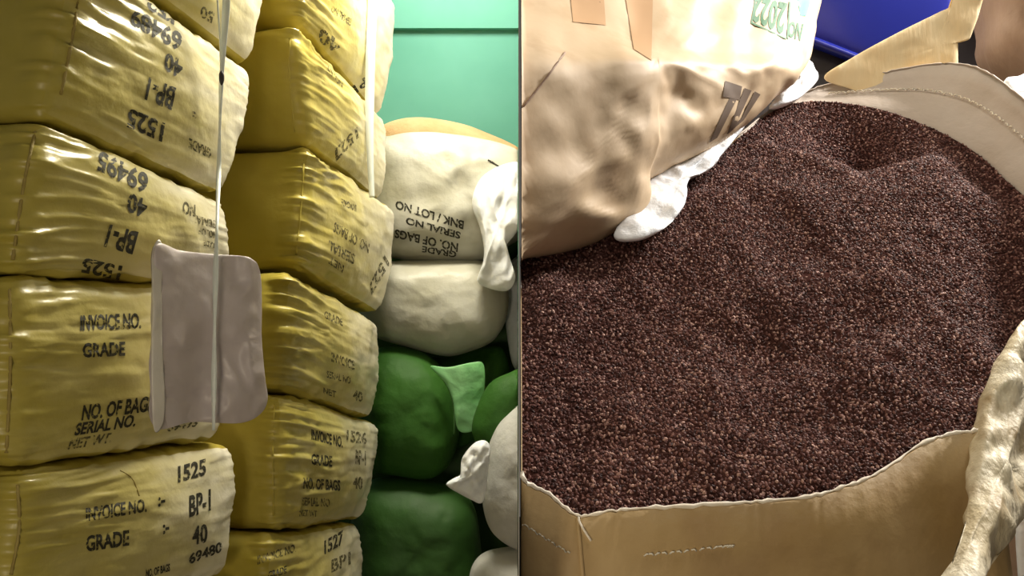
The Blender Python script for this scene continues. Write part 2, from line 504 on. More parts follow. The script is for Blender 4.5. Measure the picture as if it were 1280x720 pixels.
GA = 'printed yellow sacks of the near stack'
GB = 'printed yellow sacks of the middle stack'
A = {}
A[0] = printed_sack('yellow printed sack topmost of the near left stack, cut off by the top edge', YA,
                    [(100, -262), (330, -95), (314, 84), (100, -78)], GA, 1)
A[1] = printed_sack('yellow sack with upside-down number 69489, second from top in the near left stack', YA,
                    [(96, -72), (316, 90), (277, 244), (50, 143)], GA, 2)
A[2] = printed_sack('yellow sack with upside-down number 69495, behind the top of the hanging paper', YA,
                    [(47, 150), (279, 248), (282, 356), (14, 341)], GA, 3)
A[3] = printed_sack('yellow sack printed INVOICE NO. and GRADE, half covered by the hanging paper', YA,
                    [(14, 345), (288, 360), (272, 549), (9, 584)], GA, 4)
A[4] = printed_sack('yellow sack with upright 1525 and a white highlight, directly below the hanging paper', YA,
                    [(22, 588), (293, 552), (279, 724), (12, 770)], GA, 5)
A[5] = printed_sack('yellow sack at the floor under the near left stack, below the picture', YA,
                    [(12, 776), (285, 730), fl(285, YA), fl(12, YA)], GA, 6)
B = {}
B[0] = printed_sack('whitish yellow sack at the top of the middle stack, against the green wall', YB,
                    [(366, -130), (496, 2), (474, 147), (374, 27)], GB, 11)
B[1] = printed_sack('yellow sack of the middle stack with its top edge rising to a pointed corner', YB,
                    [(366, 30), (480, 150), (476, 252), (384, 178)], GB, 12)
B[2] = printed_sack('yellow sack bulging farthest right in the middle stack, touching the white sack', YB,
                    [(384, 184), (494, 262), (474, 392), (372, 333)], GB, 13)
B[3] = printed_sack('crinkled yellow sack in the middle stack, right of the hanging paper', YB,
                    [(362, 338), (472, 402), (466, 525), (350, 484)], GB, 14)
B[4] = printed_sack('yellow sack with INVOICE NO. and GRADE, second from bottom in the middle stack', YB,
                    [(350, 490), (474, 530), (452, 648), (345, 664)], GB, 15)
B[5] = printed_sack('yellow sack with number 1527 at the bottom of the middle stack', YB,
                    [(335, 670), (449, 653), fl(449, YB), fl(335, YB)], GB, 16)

def q(x0, y0, x1, y1, h, lean=0.0):
    """lettering quad along a baseline (x0,y0)-(x1,y1), h pixels tall; lean shifts the top"""
    return [(x0, y0), (x1, y1), (x1 + lean, y1 - h), (x0 + lean, y0 - h)]
def qu(x0, y0, x1, y1, h, lean=0.0):
    """upside-down lettering: the baseline is on top and runs from right to left"""
    return [(x1, y1), (x0, y0), (x0 + lean, y0 + h), (x1 + lean, y1 + h)]

a0 = A[0][1]
lines(a0, [('50', qu(252, 6, 268, 16, 14, -3), 'ink_faint')])
a1 = A[1][1]
lines(a1, [('152', qu(184, -8, 219, 14, 18, -2)),
           ('69489', qu(165, 8, 228, 42, 24, -3)),
           ('40', qu(207, 64, 229, 77, 23, -3)),
           ('BP-1', qu(186, 96, 220, 110, 28, -6)),
           ('1525', qu(161, 134, 206, 154, 24, -4)),
           (':', qu(240, 138, 245, 141, 8), 'ink_faint'),
           ('GRADE', qu(236, 172, 264, 186, 13, -1), 'ink_faint')])
a2 = A[2][1]
lines(a2, [('69495', qu(124, 187, 186, 218, 26, -4)),
           ('40', qu(161, 240, 185, 250, 24, -4)),
           ('BP-1', qu(137, 280, 173, 290, 28, -8)),
           ('1525', qu(104, 322, 153, 332, 18, -4)),
           ('NO', qu(228, 251, 244, 256, 16), 'ink_faint'),
           ('SERIAL', qu(240, 268, 270, 276, 10), 'ink_faint'),
           ('NO. OF', qu(248, 284, 271, 290, 9), 'ink_faint'),
           ('GRADE', qu(254, 300, 272, 304, 7), 'ink_faint')])
a3 = A[3][1]
lines(a3, [('INVOICE NO.', q(100, 414, 176, 411, 20)),
           ('GRADE', q(103, 447, 156, 445, 18)),
           ('NO. OF BAGS', q(101, 526, 190, 514, 20, 3)),
           ('SERIAL NO.', q(92, 545, 168, 533, 16, 4)),
           ('NET WT.', q(84, 562, 138, 553, 13, 4), 'ink_faint'),
           ('69495', q(208, 540, 246, 533, 10, 2), 'ink_faint')])
a4 = A[4][1]
lines(a4, [('INVOICE NO.', q(107, 652, 183, 640, 17)),
           (':-', q(197, 634, 206, 632, 12)),
           ('GRADE', q(107, 690, 161, 682, 20)),
           (':-', q(203, 668, 211, 666, 12)),
           ('1525', q(222, 604, 257, 594, 21, 0)),
           ('BP-1', q(236, 647, 263, 638, 27, 0)),
           ('40', q(240, 682, 259, 678, 24, 0)),
           ('69480', q(236, 706, 277, 690, 14, 0)),
           ('NO. OF BAGS', q(182, 722, 212, 714, 10, 0))])
seam(a4, [(150, 588), (165, 598), (174, 620)], 0.0012, 'seam', 'crease_line')
# side seams at the near corner
seam(A[1][1], [(100, -40), (96, 10), (88, 60), (76, 118)], 0.0024, 'seam')
seam(A[2][1], [(44, 165), (30, 230), (16, 325)], 0.0024, 'seam')
seam(A[3][1], [(12, 362), (13, 460), (8, 566)], 0.0024, 'seam')
seam(A[4][1], [(22, 606), (24, 660), (14, 718)], 0.0024, 'seam')

b0 = B[0][1]
lines(b0, [('40', qu(400, 33, 426, 52, 18, -3), 'ink_faint'), ('SERIAL NO', qu(415, 6, 440, 24, 9, -2), 'ink_faint'),
           ('BP1', [(466, 88), (440, 108), (446, 116), (468, 100)])])
b1 = B[1][1]
lines(b1, [('NO. OF', qu(408, 80, 428, 104, 8), 'ink_faint'),
           ('1527', [(446, 158), (412, 192), (420, 202), (448, 172)], 'ink_faint')])
b2 = B[2][1]
lines(b2, [('INVOICE', qu(426, 248, 445, 256, 9), 'ink_faint'),
           ('NO. OF BAGS', qu(418, 277, 462, 304, 13, -2), 'ink_faint'),
           ('SERIAL', qu(411, 300, 444, 318, 13, -2), 'ink_faint'),
           ('NET', qu(412, 320, 430, 332, 9, -2), 'ink_faint'),
           ('1527', [(480, 318), (458, 362), (464, 370), (487, 330)], 'ink_faint')])
b3 = B[3][1]
lines(b3, [('GRADE', q(405, 398, 428, 408, 10), 'ink_faint'), ('INVOICE', q(414, 452, 443, 463, 12), 'ink_faint'),
           ('SERIAL NO', q(408, 472, 438, 480, 9), 'ink_faint'), ('NET', q(404, 492, 420, 497, 8), 'ink_faint'),
           ('40', q(441, 500, 453, 503, 13), 'ink_faint')])
b4 = B[4][1]
lines(b4, [('INVOICE NO.', q(389, 550, 428, 560, 14), 'ink'), ('GRADE', q(389, 581, 415, 584, 14), 'ink'),
           ('NO. OF BAGS', q(379, 611, 425, 614, 14), 'ink'), ('SERIAL NO', q(377, 632, 412, 634, 11), 'ink_faint'),
           ('NET WT', q(374, 645, 396, 646, 8), 'ink_faint'),
           ('1526', q(433, 552, 458, 556, 15), 'ink_faint'), ('BP-1', q(444, 580, 457, 582, 18), 'ink_faint'),
           ('40', q(441, 611, 453, 612, 16), 'ink_faint')])
b5 = B[5][1]
lines(b5, [('INVOICE NO.', q(322, 706, 370, 690, 11), 'ink_faint'), ('GRADE', q(335, 724, 358, 716, 9)),
           ('1527', q(405, 694, 429, 680, 18)), ('BP1', q(414, 716, 438, 705, 16), 'ink_faint')])
# side seam of the middle stack's corners
for k, pts in ((1, [(362, 48), (362, 100), (368, 165)]), (2, [(380, 200), (376, 260), (370, 318)]), (4, [(343, 505), (341, 570), (342, 645)])):
    seam(B[k][1], pts, 0.0025, 'yellow', 'edge_fold')

# ------------------------------------------------------------------ left bay: white and green sacks by the green wall
NC = (0.10, -0.995, 0.0)
root, tan = pillow('jute_sack', 'tan sack topmost by the green wall, only its top showing', 'sack', 'orange',
       [(466, 172), (486, 154), (525, 148), (575, 156), (612, 169), (650, 187), (690, 215), (640, 250), (540, 240), (470, 215)],
       lambda x, y: 3.05, NC, 0.13, 0.18, seed=21, clamp=clamp_left, wr=0.01)
pillow('green_sack', 'dark green pillow added to fill the shaded gaps behind the rolled green sack', 'sack', 'green_dark',  # added dark filler, stands in for shade in the gaps between stacks
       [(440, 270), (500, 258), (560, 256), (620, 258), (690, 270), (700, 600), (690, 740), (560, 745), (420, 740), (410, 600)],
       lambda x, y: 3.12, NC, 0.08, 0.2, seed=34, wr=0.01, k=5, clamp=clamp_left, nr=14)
root, c1 = pillow('white_sack', 'white sack with upside-down SERIAL NO lettering, on the plain white sack', 'sack', 'white',
       [(452, 190), (490, 171), (540, 167), (600, 175), (648, 190), (690, 225), (680, 280), (640, 305), (606, 326), (560, 329), (490, 322), (455, 300)],
       lambda x, y: 2.72, NC, 0.16, 0.2, seed=22, clamp=clamp_left, wr=0.014, crease=0.005, k=3.2)
lines(c1, [('BNK / LOT NO', qu(495, 250, 580, 276, 11, -1)), ('SERIAL NO', qu(508, 271, 576, 290, 9, -1)),
           ('NO. OF BAGS', qu(494, 286, 573, 304, 11, -1)), ('GRADE', qu(528, 307, 571, 314, 8, -1))])
seam(c1, [(610, 200), (628, 211), (644, 222)], 0.003, 'ink', 'printed_mark')
vs, fs = inflate([(590, 252), (606, 218), (650, 204), (662, 250), (650, 284), (632, 308), (630, 326), (644, 346), (632, 364), (598, 354), (603, 332), (605, 312), (600, 285)],
                 lambda x, y: 2.55, NC, 0.035, 0.04, seed=23, wr=0.012, wf=22, crease=0.009, aniso=0.35, clamp=clamp_left, nr=26, centre=(622, 282))
part('gathered_end', vs, fs, M['liner'], root, label='crumpled white gathered end')
root, c2 = pillow('white_sack', 'plain off-white sack under the lettered white sack, on the green sack', 'sack', 'white',
       [(452, 335), (500, 326), (560, 324), (610, 328), (632, 350), (634, 392), (617, 425), (585, 440), (555, 445), (510, 434), (465, 418), (446, 380)],
       lambda x, y: 2.72, NC, 0.15, 0.2, seed=24, wr=0.014, k=3.0, clamp=clamp_left)
root, c3 = pillow('green_sack', 'rolled green sack with a light green flap, under the white sacks', 'sack', 'green',
       [(448, 460), (470, 437), (500, 433), (535, 444), (558, 468), (572, 505), (573, 548), (560, 582), (535, 598), (495, 594), (462, 582), (446, 520)],
       lambda x, y: 2.70, NC, 0.15, 0.2, seed=25, wr=0.012, wf=6, crease=0.0015, k=2.6, clamp=clamp_left)
vs, fs = inflate([(535, 452), (560, 446), (605, 434), (628, 436), (638, 470), (630, 510), (600, 545), (565, 560), (540, 520)],
                 lambda x, y: 2.84, NC, 0.09, 0.12, seed=26, wr=0.01, clamp=clamp_left, nr=16)
part('far_end', vs, fs, M['green'], root)
vs, fs = inflate([(538, 458), (560, 459), (590, 453), (604, 455), (606, 480), (602, 505), (597, 528), (588, 540), (572, 536), (566, 500), (556, 478)],
                 lambda x, y: 2.535 + (y - 458) * 0.0003, NC, 0.006, 0.006, seed=27, wr=0.006, wf=9, crease=0.002, nr=16)
part('flap', vs, fs, M['green_light'], root, label='light green folded flap')
pts = [on_surface(BV[c3.name], x, y, 0.001, 2.6) for x, y in catmull([(545, 462), (560, 485), (567, 512), (567, 545)], 6)]
vs, fs = tube_geo(pts, 0.004); part('piping', vs, fs, M['green_dark'], root)
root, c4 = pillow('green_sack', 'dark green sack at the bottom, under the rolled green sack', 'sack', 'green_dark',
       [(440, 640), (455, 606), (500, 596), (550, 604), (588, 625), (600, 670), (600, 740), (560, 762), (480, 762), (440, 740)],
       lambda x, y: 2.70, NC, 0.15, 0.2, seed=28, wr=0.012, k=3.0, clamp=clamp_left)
root, leaf = pillow('green_sack', 'small green sack corner sticking up between the flap and the grey sack', 'sack', 'green',
       [(590, 540), (598, 505), (612, 480), (632, 468), (662, 463), (672, 520), (640, 560), (608, 570)],
       lambda x, y: 2.46, NC, 0.05, 0.10, seed=29, wr=0.01, clamp=clamp_left, nr=16)
root, g1 = pillow('grey_sack', 'pale grey sack lowest right in the stack bay, beside the rolled green sack', 'sack', 'grey',
       [(664, 505), (632, 522), (614, 550), (604, 590), (605, 640), (622, 672), (664, 690), (720, 660), (720, 540)],
       lambda x, y: 2.32, NC, 0.10, 0.16, seed=30, wr=0.016, crease=0.006, clamp=clamp_left, nr=18)
vs, fs = inflate([(558, 606), (574, 598), (578, 572), (596, 552), (612, 556), (610, 590), (604, 626), (588, 624)],
                 lambda x, y: 2.22, NC, 0.02, 0.02, seed=31, wr=0.02, wf=20, crease=0.012, nr=12, clamp=clamp_left)
part('torn_end', vs, fs, M['liner'], root, label='torn white plastic end')
root, g2 = pillow('grey_sack', 'grey sack at the very bottom, under the pale grey sack', 'sack', 'grey',
       [(586, 730), (598, 700), (630, 688), (680, 690), (720, 730), (700, 800), (630, 806), (592, 790)],
       lambda x, y: 2.32, NC, 0.10, 0.16, seed=32, wr=0.012, clamp=clamp_left, nr=16)
root, bl = pillow('plastic_bag', 'bluish white plastic bag squeezed between the white sack and the partition', 'bag', 'liner',
       [(628, 350), (640, 325), (668, 318), (690, 380), (668, 470), (644, 462), (634, 420)],
       lambda x, y: 2.80, NC, 0.04, 0.08, seed=33, wr=0.02, clamp=clamp_left, nr=14)

# ------------------------------------------------------------------ straps and hanging paper
def ribbon(pts, wid, thk, wdir=(1, 0, 0)):
    vs = []; fs = []
    wd = Vector(wdir); td = Vector((0, 1, 0))
    for p, w in zip(pts, wid):
        for a, b in ((-1, -1), (1, -1), (1, 1), (-1, 1)):
            vs.append(p + wd * (a * w / 2) + td * (b * thk / 2))
    n = len(pts)
    for i in range(n - 1):
        for j in range(4):
            fs.append((i * 4 + j, i * 4 + (j + 1) % 4, i * 4 + 4 + (j + 1) % 4, i * 4 + 4 + j))
    fs += [(0, 3, 2, 1), tuple(n * 4 - 4 + j for j in range(4))]
    return vs, fs

YS = 1.60
ceil_y = HOR - F * (2.6 - H) / YS
root = thing('hanging_strap', 'white plastic strap hanging in front of the near stack, holding the paper', 'strap', P(272, 540, YS))
pp = [(284, ceil_y)] + catmull([(284, -60), (283, 0), (280, 50), (277, 95)], 8)
vs, fs = ribbon([P(x, y, YS) for x, y in pp], [0.014 - 0.006 * sm(y / 95) for x, y in pp], 0.0015)
part('strand', vs, fs, M['strap'], root)
pp = [(270, ceil_y)] + catmull([(271, -60), (272, 0), (275, 50), (276, 95)], 8)
vs, fs = ribbon([P(x, y, YS - 0.003) for x, y in pp], [0.003] * len(pp), 0.0015)
part('strand', vs, fs, M['strap'], root)
pp = catmull([(277, 92), (275, 150), (273, 230), (270, 320), (268, 420), (267, 538)], 10)
vs, fs = ribbon([P(x, y, YS + 0.001 - 0.165 * sm((y - 200) / 100)) for x, y in pp], [0.0065 - 0.002 * math.sin(y * 0.05) for x, y in pp], 0.0015)
part('tail', vs, fs, M['strap'], root)
kn = []
kv, kf = inflate([(274, 92), (277, 88), (280, 93), (280, 101), (277, 107), (274, 101)], lambda x, y: YS - 0.004, (0, -1, 0), 0.004, 0.004, per=3, nr=6, wr=0.0)
part('knot', kv, kf, M['black'], root, label='dark knot')

YS2 = 2.26
ceil2 = HOR - F * (2.6 - H) / YS2
root = thing('hanging_strap', 'bluish white strap hanging against the middle stack beside the green wall', 'strap', P(465, 245, YS2))
pp = [(468, ceil2)] + catmull([(467, -70), (466, 0), (463, 70), (462, 140), (463, 200), (465, 247)], 10)
vs, fs = ribbon([P(x, y, YS2) for x, y in pp], [0.024 - 0.010 * sm((y - 100) / 150) for x, y in pp], 0.002)
part('strand', vs, fs, M['strap'], root)

# paper in a plastic sleeve
def YT(x, y): return 1.375 + (x - 190) / 143 * 0.165
root = thing('document_sleeve', 'lilac grey paper in a plastic sleeve hanging over the near stack', 'paper', P(262, 535, 1.46))
out = [(200, 306), (224, 313), (262, 317), (300, 320), (318, 325), (327, 340), (329, 400), (332, 450), (335, 492), (328, 514), (306, 527), (270, 529), (230, 530), (196, 534), (192, 480), (192, 400), (192, 340)]
def sleeve_warp(p, x, y, s):
    p.y -= 0.016 * math.sin((x - 190) / 143 * 7.0 + y * 0.004) + 0.020 * fbm(Vector((x * 0.018, y * 0.012, 2)), 2)
    return p
vs, fs = inflate(out, YT, (0.66, -0.75, 0), 0.004, 0.004, k=6, seed=41, wr=0.008, wf=10, crease=0.006, warp=sleeve_warp, nr=24)
slv = part('sleeve', vs, fs, M['paper'], root); register(slv, vs, fs)
vs, fs = inflate([(190, 320), (197, 300), (203, 310), (202, 360), (203, 440), (206, 500), (203, 532), (192, 535), (189, 460), (190, 380)],
                 lambda x, y: YT(x, y) - 0.012, (0.66, -0.75, 0), 0.003, 0.003, k=4, seed=42, wr=0.004, wf=14, nr=8)
part('folded_edge', vs, fs, M['paper_edge'], root, label='pale folded edge')
patch(slv, [(206, 440), (324, 424), (324, 421), (206, 437)], 'paper', name='fold_line')

# ------------------------------------------------------------------ right bay: open sack of tea
def TY(y): return 0.749 / (0.78 - (HOR - y) / F)
RIM = [  # rim x, y, depth offset, tea x, y
 (650, 591, -.010, 650, 600), (686, 618, -.010, 688, 627), (722, 645, -.010, 722, 653), (760, 640, -.010, 760, 649), (810, 636, -.010, 810, 644),
 (900, 631, -.010, 900, 639), (960, 627, -.010, 960, 635), (1020, 620, -.010, 1020, 628), (1062, 607, -.010, 1062, 616), (1100, 591, -.010, 1100, 600),
 (1150, 557, -.012, 1150, 567), (1190, 543, -.014, 1190, 555), (1225, 537, -.02, 1222, 552), (1238, 505, -.03, 1244, 520), (1253, 466, -.035, 1263, 478),
 (1286, 413, -.03, 1296, 432), (1330, 320, -.02, 1312, 362), (1345, 215, .0, 1312, 300), (1318, 158, .03, 1290, 256), (1286, 130, .035, 1258, 226),
 (1250, 101, .04, 1225, 195), (1215, 83, .04, 1185, 170), (1170, 80, .04, 1140, 150), (1120, 88, .04, 1105, 138), (1075, 97, .035, 1070, 131),
 (1030, 107, .03, 1030, 127), (1000, 118, .02, 1000, 128), (968, 134, .01, 968, 138), (920, 172, .01, 915, 180), (860, 222, .01, 850, 236),
 (800, 272, .01, 795, 285), (730, 298, .01, 725, 306), (651, 308, .01, 651, 316), (650, 400, -.004, 650, 405), (650, 500, -.008, 650, 506)]
loop = catmull(RIM, 8, True)
NL = len(loop)
rim, teab = [], []
for i, (x, y, dy, tx, ty) in enumerate(loop):
    Yt = TY(ty)
    jag = 0.0016 * noise.noise(Vector((i * 0.9, 0, 0))) + 0.001 * noise.noise(Vector((i * 2.1, 5, 0)))
    r_ = P(x, y, Yt + dy); r_.z += jag
    rim.append(clamp_right(r_)); teab.append(clamp_right(P(tx, ty, Yt)))
cen = Vector((sum(p.x for p in rim) / NL, sum(p.y for p in rim) / NL, 0))
def outw(p):
    d = Vector((p.x - cen.x, p.y - cen.y, 0)); return d.normalized()

base = (cen.x, cen.y, 0.0)
sack = thing('open_tea_sack', 'open brown paper sack full of dark tea granules', 'sack', base)
vs = []; rows = []
def addrow(ps):
    rows.append(len(vs)); vs.extend([clamp_right(p, 0.002) for p in ps])
addrow([t_ + Vector((0, 0, -0.10)) + outw(t_) * 0.004 for t_ in teab])
addrow([t_ + outw(t_) * 0.004 for t_ in teab])
def fold_at(i):
    p = teab[i].lerp(rim[i], 0.55); g = min(1.0, (rim[i] - teab[i]).length / 0.06)
    return p + outw(p) * 0.012 * g
fold = [fold_at(i) for i in range(NL)]
addrow([teab[i].lerp(fold[i], 0.5) + outw(fold[i]) * (0.006 + 0.006 * noise.noise(Vector((i * 0.12, 7, 1)))) for i in range(NL)])
addrow(fold)
addrow([fold[i].lerp(rim[i], 0.5) + outw(fold[i]) * 0.003 for i in range(NL)])
addrow(rim)
inner_rows = len(rows)
def wob(i, k): return 0.012 * fbm(Vector((i * 0.07, k * 0.8, 3.3)), 3)
addrow([p + outw(p) * 0.003 + Vector((0, 0, -0.001)) for p in rim])
for k in range(1, 13):
    fr_ = (k / 12) ** 1.15
    addrow([Vector((p.x, p.y, p.z * (1 - fr_) + 0.003 * fr_)) + outw(p) * (0.003 - 0.32 * fr_ * sm((p.x - 0.42) / 0.08) + 0.035 * math.sin(math.pi * min(1, fr_ * 1.15)) ** 0.8 + wob(i, k) * min(1, k / 3)) for i, p in enumerate(rim)])
fs_in, fs_out = [], []
for r_ in range(len(rows) - 1):
    for i in range(NL):
        j = (i + 1) % NL
        (fs_in if r_ < inner_rows - 1 else fs_out).append((rows[r_] + i, rows[r_] + j, rows[r_ + 1] + j, rows[r_ + 1] + i))
fs_out.append(tuple(rows[-1] + i for i in reversed(range(NL))))
wall = part('sack_wall', vs, fs_in + fs_out, M['kraft_pale'], sack)
wall.data.materials.append(M['kraft_sack'])
for i, pl in enumerate(wall.data.polygons):
    if i >= len(fs_in): pl.material_index = 1
register(wall, vs, fs_in + fs_out)

# torn pale edge along the rim
pts = [p + Vector((0, 0, 0.0008)) for i, p in enumerate(rim) if 0 <= i <= 8 * 12 + 2]
tv, tf = tube_geo(pts, 0.0016, 6, 0.55, 3)
part('frayed_edge', tv, tf, M['fray'], sack, label='pale frayed rim')
pts = [p + Vector((0, 0, 0.0005)) for i, p in enumerate(rim) if 8 * 16 <= i <= 8 * 28]
tv, tf = tube_geo(pts, 0.0013, 6, 0.3, 3)
part('rim_edge', tv, tf, M['kraft_pale'], sack)
# loose thread at the corner, vertical crease, stitch scraps on the front
tv, tf = tube_geo([on_surface(BV[wall.name], x, y, 0.0015) for x, y in catmull([(722, 646), (728, 660), (738, 676)], 5)], 0.0009)
part('thread', tv, tf, M['fray'], sack)
tv, tf = tube_geo([on_surface(BV[wall.name], x, y, 0.0) for x, y in catmull([(722, 647), (725, 680), (729, 725)], 5)], 0.0018)
part('corner_fold', tv, tf, M['kraft_sack'], sack)

def stitches(polyline3, n, ln, rad):
    vs, fs = [], []
    m = len(polyline3)
    for k in range(n):
        t = (k + 0.5) / n * (m - 1); i = min(int(t), m - 2)
        p = polyline3[i].lerp(polyline3[i + 1], t - i)
        d = (polyline3[i + 1] - polyline3[i]).normalized()
        d = (d + Vector((0, 0, 0.35 * (-1) ** k))).normalized()
        a, b = tube_geo([p - d * ln / 2, p + Vector((0, -0.0012, 0.0012)), p + d * ln / 2], rad, 5)
        fs += [tuple(q_ + len(vs) for q_ in f_) for f_ in b]; vs += a
    return vs, fs
toC = lambda p: (CAMP - p).normalized()
pl = [fold[i] + toC(fold[i]) * 0.003 for i in range(8 * 17, 8 * 25)]
sv, sf = stitches(pl, 62, 0.006, 0.0011)
part('stitching', sv, sf, M['thread'], sack)
pl = [on_surface(BV[wall.name], x, y, 0.001) for x, y in catmull([(805, 694), (850, 690), (900, 684), (915, 683)], 6)]
sv, sf = stitches(pl, 17, 0.004, 0.0007); part('stitching', sv, sf, M['thread'], sack)
pl = [on_surface(BV[wall.name], x, y, 0.001) for x, y in catmull([(655, 656), (680, 672), (712, 692)], 6)]
sv, sf = stitches(pl, 11, 0.004, 0.0007); part('stitching', sv, sf, M['thread'], sack)

# folded side flap at the right
fv, ff = inflate([(1290, 395), (1254, 440), (1238, 470), (1227, 512), (1221, 540), (1217, 590), (1208, 650), (1190, 705), (1172, 760), (1205, 760), (1240, 705), (1285, 640), (1345, 560), (1352, 440)],
                 lambda x, y: 0.682 + 0.00062 * (720 - y) + 0.0011 * max(0, x - 1250 + 0.16 * (y - 540)), (0.35, -0.7, 0.5), 0.007, 0.007, k=5, seed=51, wr=0.010, wf=14, crease=0.008, nr=22, per=7)
part('side_flap', fv, ff, M['flap'], sack, label='crumpled pale side flap')
# liner showing between the two sacks
lv, lf = inflate([(768, 296), (782, 262), (778, 232), (815, 214), (860, 198), (900, 172), (935, 146), (930, 158), (905, 190), (884, 214), (858, 228), (853, 258), (832, 284), (800, 300)],
                 lambda x, y: TY(y + 8) - 0.035, (0.45, -0.85, 0.25), 0.012, 0.012, k=5, seed=52, wr=0.010, wf=14, crease=0.005, nr=24, centre=(838, 232), clamp=clamp_right)
part('liner', lv, lf, M['liner'], sack, label='white plastic liner')
lv, lf = inflate([(962, 134), (980, 108), (996, 78), (1008, 72), (1018, 88), (1022, 100), (1005, 118), (985, 130)],
                 lambda x, y: TY(y + 14) - 0.0, (0.1, -0.95, 0.25), 0.010, 0.012, k=3, seed=53, wr=0.008, wf=24, crease=0.006, nr=10, per=5)
part('liner', lv, lf, M['liner'], sack, label='white plastic liner')
# raised cream flap behind the back rim
kv, kf = inflate([(1030, 98), (1062, 74), (1120, 42), (1170, 17), (1196, 2), (1200, -30), (1232, -30), (1226, 8), (1216, 38), (1210, 50), (1200, 42), (1197, 62), (1198, 110), (1190, 160), (1130, 150), (1075, 116)],
                 lambda x, y: TY(150) + 0.075, (0.05, -1, 0.0), 0.004, 0.004, k=6, seed=54, wr=0.006, wf=9, nr=16, per=6, centre=(1170, 60))
part('raised_flap', kv, kf, M['cream'], sack, label='cream paper flap standing up')

# tea: one mound with its granules
dents = [  # pixel, radius (m), depth (m)
 (1062, 160, 0.085, -0.095), (1285, 300, 0.075, -0.06), (1262, 228, 0.05, -0.04), (1290, 400, 0.06, -0.05), (1120, 205, 0.06, 0.012), (1020, 200, 0.06, 0.012), (955, 425, 0.07, -0.014), (1090, 330, 0.07, -0.010), (870, 300, 0.10, 0.014),
 (1150, 250, 0.08, 0.012), (1040, 240, 0.09, 0.012), (1000, 320, 0.05, -0.012), (1085, 405, 0.035, -0.010), (1130, 395, 0.05, 0.006), (850, 560, 0.06, -0.008), (700, 480, 0.08, 0.008), (1250, 330, 0.05, -0.02), (690, 330, 0.06, -0.015)]
dn3 = [(P(x, y, TY(y)), r_, d_) for x, y, r_, d_ in dents]
NR = 70
tc = Vector((sum(p.x for p in teab) / NL, sum(p.y for p in teab) / NL, sum(p.z for p in teab) / NL))
vs = [tc.copy()]; fs = []
for k in range(1, NR + 1):
    r_ = k / NR
    for i in range(NL):
        b_ = teab[i]
        p = tc.lerp(b_, r_)
        # the bed itself is a plane; bumps fade out to the sack wall
        fade = 1 - r_ ** 14
        z = 0.026 * fbm(Vector((p.x * 7, p.y * 7, 0.4)), 3) + 0.004 * fbm(Vector((p.x * 30, p.y * 30, 4.4)), 2)
        for c_, rr, d_ in dn3:
            e = ((p.x - c_.x) ** 2 + (p.y - c_.y) ** 2) / (rr * rr)
            if e < 6: z += d_ * math.exp(-e * 1.2)
        p.z += z * fade
        p.z -= 0.0 * r_
        vs.append(clamp_right(p, 0.002))
vs[0].z += 0.0
for i in range(NL):
    j = (i + 1) % NL
    fs.append((0, 1 + i, 1 + j))
    for k in range(1, NR):
        a = 1 + (k - 1) * NL
        fs.append((a + i, a + NL + i, a + NL + j, a + j))
me = bpy.data.meshes.new('tea')
org = Vector((tc.x, tc.y, min(v_.z for v_ in vs)))
me.from_pydata([tuple(v_ - org) for v_ in vs], [], fs)
me.materials.append(M['tea_bed'])
me.polygons.foreach_set('use_smooth', [True] * len(me.polygons))
tea = bpy.data.objects.new('tea', me); COL.objects.link(tea); tea.location = org
tea['label'] = 'dark brown tea granules heaped in the open sack'; tea['category'] = 'tea'; tea['kind'] = 'stuff'
area_m2 = sum(p.area for p in me.polygons)

ng = bpy.data.node_groups.new('granules', 'GeometryNodeTree')
ng.interface.new_socket('Geometry', in_out='INPUT', socket_type='NodeSocketGeometry')
ng.interface.new_socket('Geometry', in_out='OUTPUT', socket_type='NodeSocketGeometry')
N = ng.nodes; L = ng.links
gi = N.new('NodeGroupInput'); go = N.new('NodeGroupOutput')
dp = N.new('GeometryNodeDistributePointsOnFaces'); dp.inputs['Density'].default_value = 120000.0
ic = N.new('GeometryNodeMeshIcoSphere'); ic.inputs['Radius'].default_value = 1.0; ic.inputs['Subdivisions'].default_value = 1
smn = N.new('GeometryNodeSetMaterial'); smn.inputs['Material'].default_value = M['tea']
ip = N.new('GeometryNodeInstanceOnPoints')
rv = N.new('FunctionNodeRandomValue'); rv.data_type = 'FLOAT_VECTOR'
rv.inputs[0].default_value = (0.0012, 0.0009, 0.0008); rv.inputs[1].default_value = (0.0034, 0.0021, 0.0019)
rr_ = N.new('FunctionNodeRandomValue'); rr_.data_type = 'FLOAT_VECTOR'
rr_.inputs[0].default_value = (0, 0, 0); rr_.inputs[1].default_value = (6.28, 6.28, 6.28); rr_.inputs['Seed'].default_value = 5
jn = N.new('GeometryNodeJoinGeometry')
L.new(gi.outputs[0], dp.inputs['Mesh'])
L.new(ic.outputs['Mesh'], smn.inputs['Geometry'])
L.new(dp.outputs['Points'], ip.inputs['Points']); L.new(smn.outputs[0], ip.inputs['Instance'])
L.new(rv.outputs[0], ip.inputs['Scale']); L.new(rr_.outputs[0], ip.inputs['Rotation'])
L.new(ip.outputs[0], jn.inputs[0]); L.new(gi.outputs[0], jn.inputs[0]); L.new(jn.outputs[0], go.inputs[0])
md = tea.modifiers.new('granules', 'NODES'); md.node_group = ng

